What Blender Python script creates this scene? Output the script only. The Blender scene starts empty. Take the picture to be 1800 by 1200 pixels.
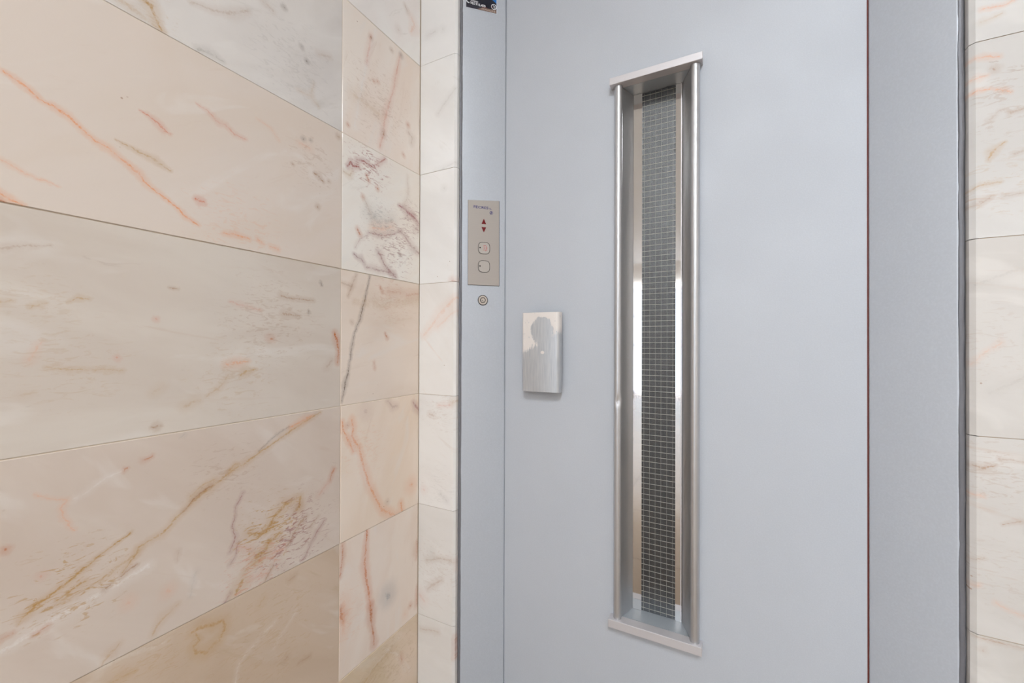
import bpy, bmesh, math, random
from mathutils import Vector, Matrix
random.seed(7)
S = bpy.context.scene
C = S.collection
PI = math.pi

# ------------------------------------------------------------------ camera
H = 1.038                                   # eye height above the hall floor
FPX, YAW, PITCH, ROLL = 719.9, 0.480596, 0.005449, 0.003589
CF = Vector((-math.sin(YAW)*math.cos(PITCH), math.cos(YAW)*math.cos(PITCH), math.sin(PITCH)))
_r = Vector((math.cos(YAW), math.sin(YAW), 0)); _u = _r.cross(CF)
CR = math.cos(ROLL)*_r + math.sin(ROLL)*_u
CU = -math.sin(ROLL)*_r + math.cos(ROLL)*_u
cd = bpy.data.cameras.new('camera'); cam = bpy.data.objects.new('camera', cd); C.objects.link(cam)
cd.sensor_width = 36; cd.lens = FPX*36/1800; cd.clip_start = 0.02
M = Matrix((CR, CU, -CF)).transposed().to_4x4(); M.translation = (0, 0, H); cam.matrix_world = M
S.camera = cam

# ------------------------------------------------------------------ world, daylight, exposure
w = bpy.data.worlds.new('World'); S.world = w; w.use_nodes = True
w.node_tree.nodes['Background'].inputs[0].default_value = (0.80, 0.90, 1.0, 1)
w.node_tree.nodes['Background'].inputs[1].default_value = 1.4
S.view_settings.view_transform = 'Standard'; S.view_settings.look = 'None'
S.view_settings.gamma = 1; S.view_settings.use_curve_mapping = False
S.view_settings.exposure = 0.84
S.cycles.max_bounces = 6; S.cycles.diffuse_bounces = 4; S.cycles.glossy_bounces = 3; S.cycles.transmission_bounces = 4
S.cycles.use_adaptive_sampling = True; S.cycles.adaptive_threshold = 0.06; S.cycles.adaptive_min_samples = 16; S.cycles.use_light_tree = False
# daylight falling in through the glazed street entrance at the far end of the hall
ld = bpy.data.lights.new('entrance_daylight', 'AREA'); ld.shape = 'RECTANGLE'
ld.size = 3.0; ld.size_y = 2.15; ld.energy = 680; ld.color = (0.86, 0.93, 1.0)
lo = bpy.data.objects.new('entrance_daylight', ld); C.objects.link(lo)
lo.location = (-1.2, -6.56, 1.1); lo.rotation_euler = (PI/2, 0, PI)
FILL_STRENGTH = 16.0

# ------------------------------------------------------------------ places measured off the walls
UL, W0 = -0.7461, 0.8790                    # left wall plane x, door wall plane y
COURSE, ZTOP = 0.300, 0.76237               # marble course height; one joint's height above the eye
YCOL = 0.62125                              # upright joint on the left wall
WD = 0.981                                  # door face
def ray(px, py): return CF + CR*((px-900)/FPX) - CU*((py-600)/FPX)
def LW(px, py): d = ray(px, py); t = UL/d.x; return (d.y*t, d.z*t+H)     # -> (y, z) on the left wall
def BW(px, py): d = ray(px, py); t = W0/d.y; return (d.x*t, d.z*t+H)     # -> (x, z) on the door wall

# ------------------------------------------------------------------ helpers
def lin(c):
    return tuple((v/255/12.92 if v/255 <= .04045 else ((v/255+.055)/1.055)**2.4) for v in c)
def tag(o, label=None, cat=None, group=None, kind=None):
    if label: o['label'] = label
    if cat: o['category'] = cat
    if group: o['group'] = group
    if kind: o['kind'] = kind
    return o
def link(name, me, mat=None, parent=None, loc=None):
    o = bpy.data.objects.new(name, me); C.objects.link(o)
    if mat: me.materials.append(mat)
    if loc is not None: o.location = loc
    if parent: o.parent = parent
    return o
def obj(name, bm, mat, parent=None, loc=None, smooth=False):
    me = bpy.data.meshes.new(name)
    bmesh.ops.recalc_face_normals(bm, faces=bm.faces)
    bm.to_mesh(me); bm.free()
    if smooth:
        me.shade_smooth()
        try: me.set_sharp_from_angle(angle=math.radians(35))
        except Exception: pass
    return link(name, me, mat, parent, loc)
def empty(name, loc=(0, 0, 0), parent=None):
    o = bpy.data.objects.new(name, None); C.objects.link(o); o.empty_display_size = .05
    o.location = loc
    if parent: o.parent = parent
    return o
def box(bm, x0, x1, y0, y1, z0, z1):
    v = [bm.verts.new(p) for p in ((x0,y0,z0),(x1,y0,z0),(x1,y1,z0),(x0,y1,z0),(x0,y0,z1),(x1,y0,z1),(x1,y1,z1),(x0,y1,z1))]
    for f in ((0,3,2,1),(4,5,6,7),(0,1,5,4),(1,2,6,5),(2,3,7,6),(3,0,4,7)): bm.faces.new([v[i] for i in f])
    return v
def bevel(bm, w, seg=1):
    bmesh.ops.bevel(bm, geom=list(bm.edges), offset=w, segments=seg, profile=.5, affect='EDGES', clamp_overlap=True)
def bbox(name, x0, x1, y0, y1, z0, z1, mat, parent=None, bev=0, seg=1, smooth=False):
    c = ((x0+x1)/2, (y0+y1)/2, z0)
    bm = bmesh.new(); box(bm, x0-c[0], x1-c[0], y0-c[1], y1-c[1], 0, z1-z0)
    if bev: bevel(bm, bev, seg)
    return obj(name, bm, mat, parent, c, smooth)
def extrude_poly(bm, pts, z0, z1):                       # (x, y) outline standing up in z
    a = [bm.verts.new((x, y, z0)) for x, y in pts]; b = [bm.verts.new((x, y, z1)) for x, y in pts]
    n = len(pts); bm.faces.new(a[::-1]); bm.faces.new(b)
    for i in range(n): bm.faces.new((a[i], a[(i+1) % n], b[(i+1) % n], b[i]))
def slab_poly(bm, pts, z0, z1): extrude_poly(bm, pts, z0, z1)
def cyl(bm, x, y, z0, z1, r, n=24):
    extrude_poly(bm, [(x+r*math.cos(2*PI*i/n), y+r*math.sin(2*PI*i/n)) for i in range(n)], z0, z1)
def ring(bm, x, y, z0, z1, r0, r1, n=40, power=2.0):
    def p(r, i):
        a = 2*PI*i/n; c, s = math.cos(a), math.sin(a)
        k = (abs(c)**power+abs(s)**power)**(-1/power)
        return (x+r*k*c, y+r*k*s)
    L = []
    for r, z in ((r0, z0), (r1, z0), (r1, z1), (r0, z1)):
        L.append([bm.verts.new((*p(r, i), z)) for i in range(n)])
    for a in range(4):
        A, B = L[a], L[(a+1) % 4]
        for i in range(n): bm.faces.new((A[i], A[(i+1) % n], B[(i+1) % n], B[i]))
def squircle(x, y, r, n=40, power=3.2):
    o = []
    for i in range(n):
        a = 2*PI*i/n; c, s = math.cos(a), math.sin(a); k = (abs(c)**power+abs(s)**power)**(-1/power)
        o.append((x+r*k*c, y+r*k*s))
    return o
def stroke(bm, pts, wd, z0, z1):                          # flat ribbon along a path in the xy plane
    for (x0, y0), (x1, y1) in zip(pts, pts[1:]):
        dx, dy = x1-x0, y1-y0; l = math.hypot(dx, dy) or 1e-9; dx /= l; dy /= l
        e = wd*.25; nx, ny = -dy*wd/2, dx*wd/2
        extrude_poly(bm, [(x0-dx*e+nx, y0-dy*e+ny), (x0-dx*e-nx, y0-dy*e-ny), (x1+dx*e-nx, y1+dy*e-ny), (x1+dx*e+nx, y1+dy*e+ny)], z0, z1)
def text_mesh(s, size, depth, bold=0.0, space=1.0):
    cu = bpy.data.curves.new('t', 'FONT'); cu.body = s; cu.size = size; cu.extrude = depth; cu.offset = bold
    cu.space_character = space; cu.resolution_u = 3
    t = bpy.data.objects.new('t', cu); C.objects.link(t)
    dg = bpy.context.evaluated_depsgraph_get()
    me = bpy.data.meshes.new_from_object(t.evaluated_get(dg))
    bpy.data.objects.remove(t); bpy.data.curves.remove(cu)
    return me
def text(name, s, x, y, z, size, mat, parent, width=None, rot=0, depth=.00008, bold=0.0):
    me = text_mesh(s, size, depth, bold)
    xs = [v.co.x for v in me.vertices]
    k = width/(max(xs)-min(xs)) if width else 1
    for v in me.vertices: v.co.x = (v.co.x-min(xs))*k
    me.materials.clear()
    o = link(name, me, mat, parent, (x, y, z)); o.rotation_euler = (0, 0, rot)
    return o

# ------------------------------------------------------------------ materials
class NT:
    def __init__(s, name):
        s.m = bpy.data.materials.new(name); s.m.use_nodes = True
        s.t = s.m.node_tree; s.b = s.t.nodes['Principled BSDF']
    def n(s, ty, **k):
        x = s.t.nodes.new(ty)
        for a, v in k.items(): setattr(x, a, v)
        return x
    def put(s, sock, v):
        if hasattr(v, 'is_output'): s.t.links.new(v, sock)
        elif v is not None: sock.default_value = v
    def math(s, op, a, b=None, c=None, clamp=False):
        x = s.n('ShaderNodeMath', operation=op, use_clamp=clamp)
        for i, v in enumerate((a, b, c)): s.put(x.inputs[i], v)
        return x.outputs[0]
    def vec(s, op, a, b=None, scale=None):
        x = s.n('ShaderNodeVectorMath', operation=op)
        s.put(x.inputs[0], a); s.put(x.inputs[1], b)
        if scale is not None: s.put(x.inputs['Scale'], scale)
        return x.outputs['Value'] if op in ('DOT_PRODUCT', 'DISTANCE', 'LENGTH') else x.outputs[0]
    def mix(s, f, a, b):
        x = s.n('ShaderNodeMix', data_type='RGBA')
        s.put(x.inputs[0], f); s.put(x.inputs[6], a if hasattr(a, 'is_output') else (*a, 1)); s.put(x.inputs[7], b if hasattr(b, 'is_output') else (*b, 1))
        return x.outputs[2]
    def noise(s, vec, scale, detail=3, rough=.5, dist=0, col=False):
        x = s.n('ShaderNodeTexNoise'); s.put(x.inputs['Vector'], vec)
        x.inputs['Scale'].default_value = scale; x.inputs['Detail'].default_value = detail
        x.inputs['Roughness'].default_value = rough; x.inputs['Distortion'].default_value = dist
        return x.outputs['Color' if col else 'Fac']
    def ramp(s, v, lo, hi, a=0., b=1.):
        x = s.n('ShaderNodeMapRange', interpolation_type='SMOOTHSTEP')
        s.put(x.inputs[0], v); x.inputs[1].default_value = lo; x.inputs[2].default_value = hi
        x.inputs[3].default_value = a; x.inputs[4].default_value = b
        return x.outputs[0]
    def pos(s): return s.n('ShaderNodeNewGeometry').outputs['Position']
    def objco(s): return s.n('ShaderNodeTexCoord').outputs['Object']
    def mapping(s, v, rot=(0, 0, 0), scale=(1, 1, 1), loc=(0, 0, 0)):
        x = s.n('ShaderNodeMapping'); s.put(x.inputs[0], v)
        x.inputs['Location'].default_value = loc; x.inputs['Rotation'].default_value = rot; x.inputs['Scale'].default_value = scale
        return x.outputs[0]
    def bump(s, h, strength, dist):
        x = s.n('ShaderNodeBump'); s.put(x.inputs['Height'], h)
        x.inputs['Strength'].default_value = strength; x.inputs['Distance'].default_value = dist
        s.put(s.b.inputs['Normal'], x.outputs[0]); return x.outputs[0]
    def set(s, col=None, rough=None, metal=None, ior=None, spec=None):
        for k, v in (('Base Color', (*col, 1) if isinstance(col, tuple) else col), ('Roughness', rough), ('Metallic', metal), ('IOR', ior), ('Specular IOR Level', spec)):
            s.put(s.b.inputs[k], v)
        return s.m
def plain(name, col, rough=.5, metal=0., grain=0.04):
    t = NT(name); p = t.objco(); nz = t.noise(p, 60, 3)
    c = t.mix(t.math('MULTIPLY', nz, grain*2), lin(col), tuple(v*.6 for v in lin(col)))
    return t.set(c, t.ramp(nz, .2, .8, rough-.04, rough+.04), metal)

SEG = bpy.data.node_groups.new('vein_segment', 'ShaderNodeTree')
for nm, ty in (('P', 'NodeSocketVector'), ('A', 'NodeSocketVector'), ('BA', 'NodeSocketVector'), ('BN', 'NodeSocketVector'), ('w0', 'NodeSocketFloat'), ('dw', 'NodeSocketFloat'), ('prev', 'NodeSocketFloat')):
    SEG.interface.new_socket(nm, in_out='INPUT', socket_type=ty)
SEG.interface.new_socket('m', in_out='OUTPUT', socket_type='NodeSocketFloat')
def _seg():
    t = NT.__new__(NT); t.t = SEG
    i = SEG.nodes.new('NodeGroupInput').outputs; o = SEG.nodes.new('NodeGroupOutput')
    sub = t.vec('SUBTRACT', i['P'], i['A'])
    h = t.math('MULTIPLY', t.vec('DOT_PRODUCT', sub, i['BN']), 1., clamp=True)
    dist = t.vec('DISTANCE', sub, t.vec('SCALE', i['BA'], scale=h))
    wd = t.math('MULTIPLY_ADD', h, i['dw'], i['w0'])
    m = t.math('SUBTRACT', 1.0, t.math('DIVIDE', dist, wd))
    t.put(o.inputs[0], t.math('MAXIMUM', m, i['prev']))
_seg()
VIN = bpy.data.node_groups.new('vein_tint', 'ShaderNodeTree')
for nm, ty in (('m', 'NodeSocketFloat'), ('brk', 'NodeSocketFloat'), ('strength', 'NodeSocketFloat'), ('col', 'NodeSocketColor'), ('vein', 'NodeSocketColor')):
    VIN.interface.new_socket(nm, in_out='INPUT', socket_type=ty)
VIN.interface.new_socket('col', in_out='OUTPUT', socket_type='NodeSocketColor')
def _vin():
    t = NT.__new__(NT); t.t = VIN
    i = VIN.nodes.new('NodeGroupInput').outputs; o = VIN.nodes.new('NodeGroupOutput')
    core = t.ramp(i['m'], -.15, .95); halo = t.ramp(i['m'], -2.4, .4, 0, .30)
    f = t.math('MULTIPLY', t.math('MAXIMUM', t.math('MULTIPLY', core, i['brk']), halo), i['strength'], clamp=True)
    t.put(o.inputs[0], t.mix(f, i['col'], i['vein']))
_vin()
def soft(c, k=.56):                                        # stone colour under neutral light
    g = sum(c)/3; return tuple(g+(v-g)*k+4 for v in c)
def marble(name, wall, base, cloud, streak, ang, sk, seed, veins=(), patches=(), rough=.13):
    """wall 'L' reads (y,z), 'B' reads (x,z) of the wall; veins = (colour, strength, [(px,py,width px)...])"""
    kk = .74 if wall == 'L' else .30
    base, cloud, streak = soft(base, kk), soft(cloud, kk), soft(streak, .8)
    t = NT(name); p = t.pos(); sx = t.n('ShaderNodeSeparateXYZ'); t.put(sx.inputs[0], p)
    cb = t.n('ShaderNodeCombineXYZ'); t.put(cb.inputs[0], sx.outputs[1 if wall == 'L' else 0]); t.put(cb.inputs[1], sx.outputs[2])
    P0 = cb.outputs[0]
    P = t.vec('ADD', P0, (seed*1.37, seed*.71, seed*.53))
    rot = t.mapping(P, rot=(0, 0, -math.radians(ang)))
    cl = t.noise(t.mapping(rot, scale=(2.2, 5.0, 1)), 1.6, 4, .55, .6)
    col = t.mix(t.ramp(cl, .36, .66), lin(base), lin(cloud))
    # pale milky drift
    ml = t.noise(t.mapping(rot, scale=(3, 8, 1), loc=(3.1, 1.7, 0)), 2.0, 3, .5, 1.0)
    col = t.mix(t.ramp(ml, .56, .72, 0, .28), col, lin((232, 228, 224)))
    # soft long drawn streaks
    st = t.noise(t.mapping(rot, scale=(3.0, 22, 1), loc=(seed, 0, 0)), 1.7, 5, .62, .9)
    col = t.mix(t.ramp(st, .60, .76, 0, sk), col, lin(streak))
    fl = t.noise(t.mapping(rot, scale=(16, 60, 1), loc=(0, seed*2.3, 0)), 1.1, 4, .6, 1.4)
    fm = t.math('MULTIPLY', t.ramp(fl, .66, .78), t.ramp(cl, .45, .65))
    col = t.mix(t.math('MULTIPLY', fm, min(1, sk*1.3)), col, lin(tuple(v*.82 for v in streak)))
    # pores
    vo = t.n('ShaderNodeTexVoronoi'); t.put(vo.inputs['Vector'], P); vo.inputs['Scale'].default_value = 42
    pm = t.math('MULTIPLY', t.ramp(vo.outputs['Distance'], .035, .075, 1, 0), t.ramp(t.noise(P, 9, 1), .60, .66))
    col = t.mix(t.math('MULTIPLY', pm, .6), col, lin((150, 110, 75)))
    if veins:
        d1 = t.vec('SUBTRACT', t.noise(P, 45, 3, .6, col=True), (.5, .5, .5))
        d2 = t.vec('SUBTRACT', t.noise(P, 190, 2, .6, col=True), (.5, .5, .5))
        Q = t.vec('ADD', P0, t.vec('ADD', t.vec('SCALE', d1, scale=.0085), t.vec('SCALE', d2, scale=.0050)))
        mx = t.n('ShaderNodeVectorMath', operation='MULTIPLY'); t.put(mx.inputs[0], Q); mx.inputs[1].default_value = (1, 1, 0); Q = mx.outputs[0]
        brk = t.math('MULTIPLY', t.ramp(t.noise(P, 60, 3, .6), .30, .62, .55, 1), t.ramp(t.noise(P, 330, 3, .7), .34, .60, .50, 1))
        conv = LW if wall == 'L' else BW
        for vc, stg, pts in veins:
            acc = -9.0
            mq = t.n('ShaderNodeVectorMath', operation='MULTIPLY_ADD'); t.put(mq.inputs[0], col); mq.inputs[1].default_value = (1e-9, 1e-9, 0); t.put(mq.inputs[2], Q); Qv = mq.outputs[0]
            if len(pts) == 1: pts = [pts[0], (pts[0][0]+.8, pts[0][1]+.8, pts[0][2])]
            W = []
            for x, y, wd in pts:
                a = conv(x, y); b = conv(x+1, y); c = conv(x, y+1)
                W.append((a[0], a[1], wd*.30*(math.dist(a, b)+math.dist(a, c))))
            for (x0, y0, w0), (x1, y1, w1) in zip(W, W[1:]):
                bx_, by_ = x1-x0, y1-y0; L2 = bx_**2+by_**2
                g = t.n('ShaderNodeGroup', node_tree=SEG); gi = g.inputs
                t.put(gi['P'], Qv); gi['A'].default_value = (x0, y0, 0); gi['BA'].default_value = (bx_, by_, 0); gi['BN'].default_value = (bx_/L2, by_/L2, 0)
                gi['w0'].default_value = w0; gi['dw'].default_value = w1-w0; t.put(gi['prev'], acc)
                acc = g.outputs[0]
            g = t.n('ShaderNodeGroup', node_tree=VIN); gi = g.inputs
            t.put(gi['m'], acc); t.put(gi['brk'], brk); gi['strength'].default_value = stg; t.put(gi['col'], col); gi['vein'].default_value = (*lin(vc), 1)
            col = g.outputs[0]
    for vc, stg, px, py, rp, pa in patches:                 # ragged clusters of short flecks
        conv = LW if wall == 'L' else BW
        a = conv(px, py); b = conv(px+1, py); c = conv(px, py+1); rr = rp*.5*(math.dist(a, b)+math.dist(a, c))
        mz = t.n('ShaderNodeVectorMath', operation='MULTIPLY_ADD'); t.put(mz.inputs[0], col); mz.inputs[1].default_value = (1e-9, 1e-9, 0); t.put(mz.inputs[2], P0)
        dd = t.math('DIVIDE', t.vec('DISTANCE', mz.outputs[0], (a[0], a[1], 0)), rr)
        rag = t.noise(t.mapping(mz.outputs[0], rot=(0, 0, -math.radians(pa)), scale=(30, 95, 1), loc=(px*.1, py*.1, 0)), 1.3, 5, .65, 1.6)
        f = t.math('MULTIPLY', t.ramp(t.math('ADD', rag, t.math('MULTIPLY', t.math('SUBTRACT', 1., dd), .12)), .60, .72), t.ramp(dd, .35, 1.1, stg, 0))
        col = t.mix(f, col, lin(vc))
    rg = t.ramp(t.noise(P, 14, 4, .6), .3, .7, rough*.75, rough*1.35)
    t.bump(t.noise(P, 260, 3, .6), .03, .0008)
    return t.set(col, rg, 0, 1.5)

def paint(name, col, rough=.52, metal=.45, peel=.10, scale=420):
    t = NT(name); p = t.pos()
    a = t.noise(p, scale, 3, .6); b = t.noise(p, 5, 4, .6)
    c = t.mix(t.ramp(b, .3, .7, 0, .10), lin(col), tuple(v*.80 for v in lin(col)))
    c = t.mix(t.ramp(a, .35, .75, 0, .16), c, tuple(min(1, v*1.35) for v in lin(col)))
    t.bump(t.math('ADD', a, t.math('MULTIPLY', t.noise(p, 60, 2), .5)), peel, .0015)
    return t.set(c, t.ramp(b, .3, .7, rough-.05, rough+.05), metal)
def satin(name, col, rough=.28, metal=1., brush=(1, 1, 60), amt=.05):
    t = NT(name); p = t.pos()
    a = t.noise(t.mapping(p, scale=brush), 30, 4, .6)
    c = t.mix(t.math('MULTIPLY', a, .22), lin(col), tuple(v*.72 for v in lin(col)))
    t.bump(a, amt, .0006)
    return t.set(c, t.ramp(a, .25, .75, rough-.05, rough+.07), metal)

PAINT = paint('silver_paint', (186, 190, 197), .6, .10)
JPAINT = paint('silver_paint_frame', (187, 192, 200), .5, .18, .14, 300)
EDGE = paint('dark_grey_edge', (116, 116, 121), .5, .25, .5, 90)
PRIMER = plain('red_primer', (98, 40, 32), .7)
ALU = satin('satin_aluminium', (200, 200, 202), .36, .85, (60, 60, 1))
CAPM = satin('pale_anodised', (206, 202, 204), .42, .35, (1, 40, 40))
TRAY = satin('tray_aluminium', (196, 203, 210), .32, .6, (40, 1, 1))
CHROME = satin('polished_strip', (212, 210, 208), .035, 1., (40, 40, 1), .004)
DARK = plain('shaft_dark', (34, 34, 36), .8)
GROUT = plain('grout_cream', (214, 198, 178), .85)
GROUTD = plain('grout_tan', (186, 165, 140), .85)
PLASTER = plain('white_plaster', (236, 238, 240), .8)
BLACK = plain('black_groove', (26, 24, 23), .6)

# ------------------------------------------------------------------ hall shell
def struct(o, label=None): o['kind'] = 'structure'; return o
ft = NT('hall_floor'); fp = ft.pos()
br = ft.n('ShaderNodeTexBrick', offset=0.0); ft.put(br.inputs['Vector'], fp)
br.inputs['Scale'].default_value = 1; br.inputs['Brick Width'].default_value = .6; br.inputs['Row Height'].default_value = .6
br.inputs['Mortar Size'].default_value = .003
br.inputs['Color1'].default_value = (*lin((152, 134, 116)), 1); br.inputs['Color2'].default_value = (*lin((144, 126, 108)), 1); br.inputs['Mortar'].default_value = (*lin((110, 94, 80)), 1)
FLOOR = ft.set(br.outputs[0], .16, 0)
ZC = 2.70
XR, YB, XL2, YT = 2.3, -6.6, -3.4, -.30
struct(bbox('floor', XL2-.2, XR+.2, YB-1.2, 1.3, -.1, 0, FLOOR))
struct(bbox('ceiling', XL2-.2, XR+.2, YB-.2, 1.3, ZC, ZC+.1, PLASTER))
wall_left = struct(bbox('wall_left', UL-.20, UL-.0010, YT+.0, W0+.30, 0, ZC, GROUT))
SIDE = plain('pale_wall', (234, 228, 222), .5)
struct(bbox('wall_right', XR, XR+.2, YB, W0+.3, 0, ZC, SIDE))
bm = bmesh.new(); box(bm, XL2, UL-.2, YT, YT+.2, 0, ZC); box(bm, XL2-.2, XL2, YB, YT+.2, 0, ZC)
struct(obj('wall_side', bm, SIDE))
bm = bmesh.new()
box(bm, XL2-.2, -2.7, YB-.2, YB, 0, ZC); box(bm, .3, XR+.2, YB-.2, YB, 0, ZC); box(bm, -2.7, .3, YB-.2, YB, 2.2, ZC)
struct(obj('wall_entrance', bm, SIDE))
# street door: iron bars and frames across the bright opening
IRON = plain('dark_iron', (52, 50, 52), .5, .6)
d2 = struct(empty('door_2', (-1.2, YB-.1, 0)))
for i in range(4): bbox('post', -1.5+i-.03, -1.5+i+.03, .04, .10, 0, 2.2, IRON, d2)
for z in (.05, 1.02, 1.62, 2.15): bbox('rail', -1.5, 1.5, .04, .10, z-.03, z+.03, IRON, d2)
for i in range(3):
    x = -1.0+i
    bm = bmesh.new(); ring(bm, 0, 0, -.008, .008, .2, .222, 24)
    r = obj('scroll', bm, IRON, d2, (x, .07, 1.32)); r.rotation_euler = (PI/2, 0, 0)

# ------------------------------------------------------------------ marble: colours and veins, tile by tile
OR, RD, OC, BR, PU, GY, WH, RU, DK = (228,148,92), (208,114,76), (186,144,84), (164,122,86), (160,112,108), (172,166,160), (236,233,230), (188,100,30), (100,78,64)
V_C1 = [
 (OR, .85, [(3,123,5),(35,145,7),(75,180,5),(95,187,7),(118,203,8),(150,235,6),(190,262,8),(225,290,6),(245,305,7),(258,323,7),(280,340,5),(310,365,4),(325,380,5),(350,396,3)]),
 (RD, .75, [(243,192,2),(258,200,4),(272,212,6),(287,228,7),(298,236,3)]),
 (RD, .55, [(345,183,2),(365,195,4),(385,215,6),(396,220,5),(410,235,4),(432,245,3)]),
 (OC, .8, [(205,245,2),(245,268,5),(275,283,7),(300,301,3)]),
 (RD, .95, [(343,349,4),(350,352,7),(359,356,5)]),
 (BR, .9, [(553,305,3),(560,310,5),(568,319,3)]),
 (OR, .95, [(0,342,9),(18,350,9),(40,360,4)]), (OR, .5, [(0,281,6),(30,297,5),(70,315,4),(105,330,3)]), (RU, .9, [(0,353,6),(10,355,3)]),
 (OR, .7, [(393,411,4),(415,412,6),(437,420,4)]), (OR, .6, [(452,421,4),(460,426,5)]), (OR, .6, [(475,433,4),(487,438,5)]),
 (DK, .8, [(533,244,3.5)]), (DK, .7, [(545,246,3)]), (BR, .8, [(514,288,3)]), (BR, .9, [(558,363,4)]), (BR, .9, [(594,240,4)]), (BR, .7, [(577,317,3)]),
 (OR, .25, [(450,208,3),(475,225,4),(490,248,3)]), (OR, .3, [(525,252,5),(545,262,6)])]
V_B1 = [
 (OC, .45, [(205,-4,10),(235,18,14),(260,35,12),(284,53,8)]), (OC, .9, [(250,-4,10),(266,10,12),(275,33,8),(286,54,6)]),
 (GY, .8, [(345,84,5),(365,90,8),(393,108,4)]), (BR, .4, [(335,4,4),(375,18,6),(410,25,8),(435,20,6)]),
 (OC, .35, [(525,158,4),(545,168,6),(560,188,3)]), (OC, .3, [(551,145,4),(549,165,4)]), (DK, .9, [(499,12,4)]), (DK, .8, [(530,82,3.5)]), (DK, .9, [(539,107,3.5)]),
 (BR, .3, [(460,0,6),(480,20,5)]), (BR, .35, [(560,95,5),(580,100,5)])]
V_D1 = [
 (BR, .4, [(0,438,7),(50,432,6),(90,430,3)]), (OC, .65, [(52,537,4),(72,533,8),(82,531,3)]), (OC, .7, [(120,532,3),(140,523,7),(156,524,4)]), (OC, .5, [(-5,531,8),(22,528,5)]),
 (OC, .55, [(80,646,5),(120,649,6),(160,648,5),(215,652,5)]), (OR, .3, [(55,632,10),(64,610,8),(75,600,5)]), (OR, .55, [(398,640,8),(416,637,10),(436,635,5)]), (OC, .95, [(423,659,4),(432,653,8),(449,648,3)]),
 (OC, .5, [(363,696,3),(385,682,6),(402,660,3)]), (RD, .35, [(403,530,3),(425,536,5),(460,545,3)]), (BR, .7, [(495,519,6),(515,525,4),(550,528,4)]), (BR, .6, [(500,551,7),(527,556,3)]),
 (BR, .9, [(268,750,4),(276,749,7),(284,749,3)]), (OC, .4, [(325,715,9),(345,704,10)]), (RU, .7, [(475,594,7)]), (RD, .6, [(274,561,5)]), (RD, .6, [(205,628,6)]),
 (RU, 1.0, [(589,585,5),(592,598,7),(595,612,4),(594,638,4)]), (DK, .9, [(563,496,2.5),(565,500,2.5)]), (DK, .8, [(542,545,2),(543,550,2.5)]), (BR, .4, [(574,645,6),(584,634,5)]),
 (BR, .7, [(300,507,3),(312,508,3)]), (OC, .3, [(270,690,9),(285,680,8)]), (OC, .25, [(40,695,10),(60,690,6)])]
V_E1 = [
 (WH, .55, [(-5,1148,8),(60,1108,16),(160,1052,14),(260,995,9)]), (WH, .35, [(130,880,6),(170,850,6),(210,828,4)]),
 (OC, .95, [(31,1096,4),(42,1084,9),(60,1066,7),(90,1042,6),(120,1021,6),(145,1001,6),(170,980,5),(200,957,4),(232,934,3)]),
 (OC, .85, [(98,1054,4),(125,1035,6),(147,1022,7)]), (OC, .5, [(70,1076,3),(110,1058,6),(150,1036,6),(200,1002,7),(245,966,8)]),
 (OC, .8, [(215,1005,4),(245,962,6),(285,938,7),(320,900,6),(345,875,8),(370,856,9),(395,836,5),(420,820,6),(446,802,5),(480,778,4),(512,756,5),(542,737,4),(562,724,3)]),
 (BR, .8, [(320,900,3),(345,872,4),(372,853,4)]), (DK, .5, [(455,793,1.5),(475,772,2.5),(495,757,2),(508,750,2)]), (OR, .6, [(510,751,4),(535,737,6),(548,730,3)]),
 (OC, .8, [(402,828,5),(412,817,5),(418,815,3)]), (OC, .5, [(335,872,6),(352,856,5),(375,842,5)]),
 (RU, .7, [(58,1115,4),(83,1100,6)]), (RU, .6, [(-4,1126,7),(22,1112,4)]), (BR, .8, [(212,1012,5),(225,1003,5),(240,992,4)]), (BR, .9, [(186,1032,6),(191,1027,5)]),
 (PU, .8, [(427,866,4),(415,890,3),(409,922,3),(414,943,4),(404,970,4)]), (PU, .7, [(420,950,3),(411,980,3),(404,992,4)]),
 (OC, .95, [(466,934,5),(482,908,12),(500,887,10),(514,878,7),(527,873,5),(526,890,8)]), (OC, .75, [(437,936,9),(452,938,6),(480,925,5)]), (OC, .9, [(470,955,6),(482,946,9),(492,936,5)]),
 (OC, .85, [(452,978,12),(466,968,9),(472,952,5)]), (OC, .7, [(430,1003,6),(445,992,7),(455,985,7)]), (OC, .9, [(415,1040,12),(422,1028,13),(426,1020,8)]),
 (BR, .75, [(505,957,4),(516,938,5),(527,918,7),(538,908,4)]), (BR, .6, [(512,905,6),(520,895,8),(528,885,5)]), (PU, .8, [(531,985,3),(545,958,3),(558,932,4),(570,914,3)]),
 (PU, .6, [(393,1060,4),(405,1040,3)]), (BR, .7, [(466,1021,3),(478,995,4)]), (RD, .5, [(480,970,5),(495,965,6)]), (RD, .35, [(420,960,5),(440,965,6)]),
 (RU, .95, [(8,966,8)]), (RU, .7, [(266,801,4),(252,808,6)]), (RU, .6, [(218,826,5),(224,824,3)]), (OR, .4, [(60,868,4),(100,879,4),(118,880,6),(108,893,6),(112,910,6),(130,932,4)]),
 (RD, .4, [(74,1011,8)]), (OR, .35, [(225,1058,12)]), (OR, .35, [(295,1037,11)]), (OC, .5, [(178,1168,4),(192,1150,10),(208,1132,6)]), (OC, .5, [(268,1115,5),(285,1085,9),(312,1062,5)]),
 (RU, .8, [(580,842,4),(586,824,4)]), (BR, .4, [(310,985,4),(313,968,5)]), (GY, .5, [(325,762,4),(318,768,3)]), (GY, .35, [(332,1050,4),(345,1005,5)]), (BR, .5, [(545,925,4),(560,905,3)]),
 (RD, .3, [(560,870,5),(575,850,5)]), (RD, .35, [(440,1018,5),(470,1005,5)])]
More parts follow.
